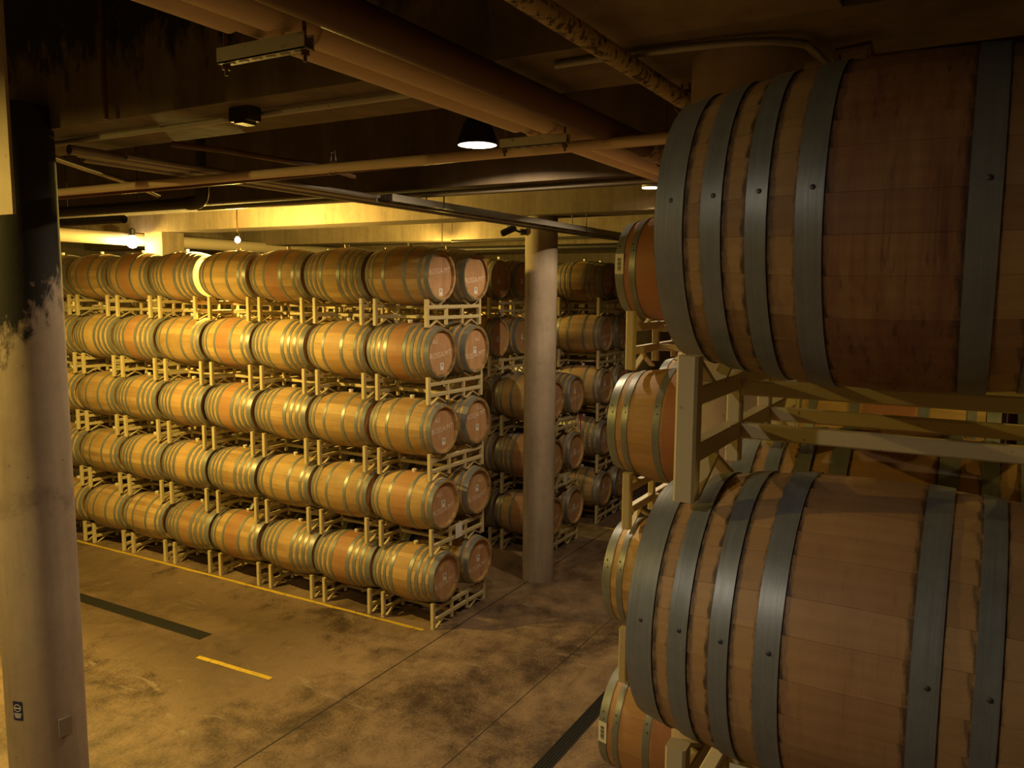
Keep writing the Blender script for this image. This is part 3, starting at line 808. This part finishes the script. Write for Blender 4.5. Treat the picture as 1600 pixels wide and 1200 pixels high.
# lit duct behind the long stack
pipe_thing('duct', 'wide white duct catching the lamp glow behind the long stack', [(5.5, 12.96, 4.80), (11, 12.96, 4.80), (17, 12.96, 4.80)], .11, M_DUCT, 'duct', 28)
pipe_thing('iron_pipe', 'black pipe run hanging beyond the slim column', [(11.6, 2.0, 4.63), (11.6, 6.0, 4.63), (11.6, 8.5, 4.63)], .05, M_DARKPIPE)
pipe_thing('iron_pipe', 'thin black pipe hanging in front of the rear beam', [(11.9, 2.0, 4.80), (11.9, 8.0, 4.80)], .018, M_DARKPIPE)
pipe_thing('drop_pipe', 'thin vertical pipe dropping down the beam face near the column', [(2.80, 4.08, 4.84), (2.80, 4.08, 5.75), (2.80, 5.2, 5.78)], .014, M_BROWN)
t = thing('junction_box', 'dark junction box clamped under the beam beside the conduit', 'box', (2.98, 3.24, 4.78), 0)
mb = MB(); mb.box(-.04, .04, -.07, .07, 0.0, .07, .006); obj('body', mb.mesh('body', M_BLACK, False), t)
mb = MB(); mb.box(-.044, .044, -.03, .03, -.012, .0); obj('cover', mb.mesh('cover', M_DARKPIPE, False), t)
pipe_thing('wall_pipe', 'dark red upright pipe standing behind the soot-stained column', [(2.83, 5.30, 0.0), (2.83, 5.30, 4.84)], .05, M_RED)

# ------------------------------------------------------------------ security camera on the slim column
t = thing('security_camera', 'black security camera mounted high on the slim column', 'camera', (9.50, 5.30, 4.70), 0)
def seg(pts, r, nm, mat=M_BLACK, n=12):
    mb = MB(); mb.tube(pts, r, n); return obj(nm, mb.mesh(nm, mat), t)
seg([(.06, -.06, .02), (0, 0, .02)], .04, 'base'); seg([(0, 0, .02), (-.06, .08, .05)], .014, 'arm')
seg([(-.03, .05, .08), (-.10, .22, .0)], .045, 'housing'); seg([(-.10, .22, .0), (-.105, .232, -.005)], .034, 'lens', M_CONDUIT)
seg(arc((-.06, .14, .08), (-.0, .22, .16), (0.02, .30, .15)), .005, 'cable')

# ------------------------------------------------------------------ sign and cover plate on the soot-stained column
def on_column(cx, cy, r, ang, z): return (cx + r * math.cos(ang), cy + r * math.sin(ang), z)
CX, CY, CR = 2.73, 4.84, .2165
def curved(w_, h_, ang, off, n=6):
    mb = MB(); vs_ = []; fs = []
    for i in range(n + 1):
        a = ang + (i / n - .5) * w_ / CR
        for rr in (CR + off, CR + off + .0012):
            for zz in (-h_ / 2, h_ / 2): vs_.append((rr * math.cos(a), rr * math.sin(a), zz))
    for i in range(n):
        k = i * 4
        fs += [(k + 2, k + 6, k + 7, k + 3), (k, k + 1, k + 5, k + 4), (k + 1, k + 3, k + 7, k + 5), (k, k + 4, k + 6, k + 2)]
    fs += [(0, 2, 3, 1), (4 * n, 4 * n + 1, 4 * n + 3, 4 * n + 2)]
    mb.add(vs_, fs); return mb
ANG_S = math.atan2(4.717 - CY, 2.493 - CX) - .16
t = thing('blue_sign', 'small navy blue sign with a white ring on the soot-stained column', 'sign', (CX, CY, 1.475))
obj('plate', curved(.062, .115, ANG_S, 0).mesh('plate', M_BLUE), t)
def ring_on(r0, r1, zc, n=24):
    mb = MB(); vs_ = []; fs = []
    for i in range(n):
        a = 2 * PI * i / n
        for rr in (r0, r1):
            th = ANG_S + rr * math.cos(a) / CR
            vs_.append(((CR + .0022) * math.cos(th), (CR + .0022) * math.sin(th), zc + rr * math.sin(a)))
    for i in range(n): fs.append((i * 2, i * 2 + 1, (i + 1) % n * 2 + 1, (i + 1) % n * 2))
    mb.add(vs_, fs); return mb
obj('ring', ring_on(.0185, .0235, .018).mesh('ring', M_WHITE), t)
def strip(w_, h_, dz, da=0): return curved(w_, h_, ANG_S + da, .0012, 4)
obj('bar', strip(.034, .007, 0).mesh('bar', M_WHITE), t, (0, 0, .017))
for i, ww in enumerate((.05, .044, .036)): obj('text_line', strip(ww, .006, 0).mesh('text_line', M_WHITE), t, (0, 0, -.018 - .011 * i))
ANG_B = math.atan2(4.38 - CY, 2.562 - CX) + .25
t = thing('cover_plate', 'plain grey cover plate low on the soot-stained column', 'plate', on_column(CX, CY, CR - .004, ANG_B, 1.335), ANG_B)
mb = MB(); mb.box(0, .016, -.033, .033, -.052, .052); obj('box', mb.mesh('box', M_GREYBOX, False), t)
mb = MB(); mb.box(.016, .020, -.036, .036, -.055, .055); obj('lid', mb.mesh('lid', M_GREYBOX, False), t)

# ------------------------------------------------------------------ lamps
def point(parent, loc, power, col, rad=.05):
    ld = bpy.data.lights.new('lamp_light', 'POINT'); ld.energy = power; ld.color = col; ld.shadow_soft_size = rad
    o = bpy.data.objects.new('lamp_light', ld); COL.objects.link(o); o.parent = parent; o.location = loc
    return o
def hooded(x, y, z, power, col, label, r=.15, deep=.05, rad=.05):
    """open metal shade, mouth at z; the bulb sits `deep` above the rim"""
    t = thing('pendant_lamp', label, 'lamp', (x, y, z), 0, 'hooded cellar lamps')
    mb = MB()
    mb.lathe([(r, 0), (r * .96, .05), (r * .62, .17), (.06, .22), (.06, .30), (.052, .30), (.052, .215), (r * .58, .165), (r * .93, .05), (r * .965, 0)], 32, caps=False)
    mb.lathe([(.06, .296), (.0005, .30)], 32, caps=False)
    obj('shade', mb.mesh('shade', M_BLACK), t)
    mb = MB(); mb.tube([(0, 0, .29), (0, 0, ZC - z)], .012, 10); obj('stem', mb.mesh('stem', M_BROWN), t)
    mb = MB(); mb.lathe([(.0005, deep + .012), (r * .5, deep + .014), (r * .80, deep + .03), (r * .80, deep + .034), (.0005, deep + .034)], 28, caps=False)
    obj('lens', mb.mesh('lens', M_BULBW), t)
    point(t, (0, 0, deep), power, col, rad)
    return t
def bare(x, y, z, power, col, label, r=.05):
    """naked bulb, centre at z, the light just under its tip"""
    t = thing('bare_lamp', label, 'lamp', (x, y, z), 0, 'bare bulb cellar lamps')
    mb = MB(); mb.lathe([(.0005, -r), (r * .5, -r * .87), (r * .87, -r * .5), (r, 0), (r * .87, r * .5), (r * .5, r * .95), (r * .42, r * 1.2)], 20, caps=False)
    obj('bulb', mb.mesh('bulb', M_BULB), t); point(t, (0, 0, -r - .022), power, col, .02)
    mb = MB(); mb.lathe([(r * .5, r * 1.15), (r * .5, r * 2.2), (.014, r * 2.4)], 16); obj('socket', mb.mesh('socket', M_BLACK), t)
    mb = MB(); mb.tube([(0, 0, r * 2.2), (0, 0, ZC - z)], .008, 8); obj('stem', mb.mesh('stem', M_BROWN), t)
    return t
hooded(5.30, 3.33, 5.03, POWER['pendant'], WARM, 'black hooded pendant lamp hanging behind the beige pipes', .15, .045, .022)
hooded(4.62, 9.0, 4.50, POWER['front'], AMBER, 'hooded lamp lighting the face of the long stack', .17, .035, .03)
hooded(0.7, 5.4, 4.95, POWER['column'], AMBER, 'hooded lamp over the aisle corner by the soot-stained column', .17, .03, .03)
hooded(-1.3, 1.9, 5.15, POWER['walkway'], (1.0, 0.87, 0.69), 'hooded lamp lighting the walkway stack', .16, .074, .05)
bare(8.10, 9.02, 4.625, POWER['rear'], AMBER, 'bare lamp glaring just above the top barrels of the long stack', .04)
bare(9.10, 12.70, 4.73, POWER['far'], AMBER, 'bare glowing bulb beside the square column', .10)
bare(12.05, 8.3, 4.60, POWER['back'], AMBER, 'bare lamp between the two rear stacks')
hooded(3.5, -1.6, 4.5, POWER['side'], AMBER, 'hooded lamp in the passage behind the walkway stack', .15, .03, .03)
t = thing('ceiling_light', 'small white box light on the ceiling just beyond the top walkway barrel', 'lamp', (8.74, 3.23, 5.12), 0)
mb = MB(); mb.box(-.10, .10, -.10, .10, .03, .14, .01); obj('case', mb.mesh('case', M_PAPER, False), t)
mb = MB(); mb.lathe([(.0005, .018), (.07, .02), (.09, .03)], 20, caps=False); obj('lens', mb.mesh('lens', M_BULBW), t)
mb = MB(); mb.lathe([(.10, .035), (.10, -.03), (.096, -.03), (.094, .03)], 24, caps=False); obj('cutoff_skirt', mb.mesh('cutoff_skirt', M_PAPER), t)  # added ring that cuts the light off below the upper barrel heads
mb = MB(); mb.tube([(0, 0, .14), (0, 0, ZC - 5.12)], .012, 8); obj('stem', mb.mesh('stem', M_BROWN), t)
point(t, (0, 0, .006), POWER['box'], WARM, .012)
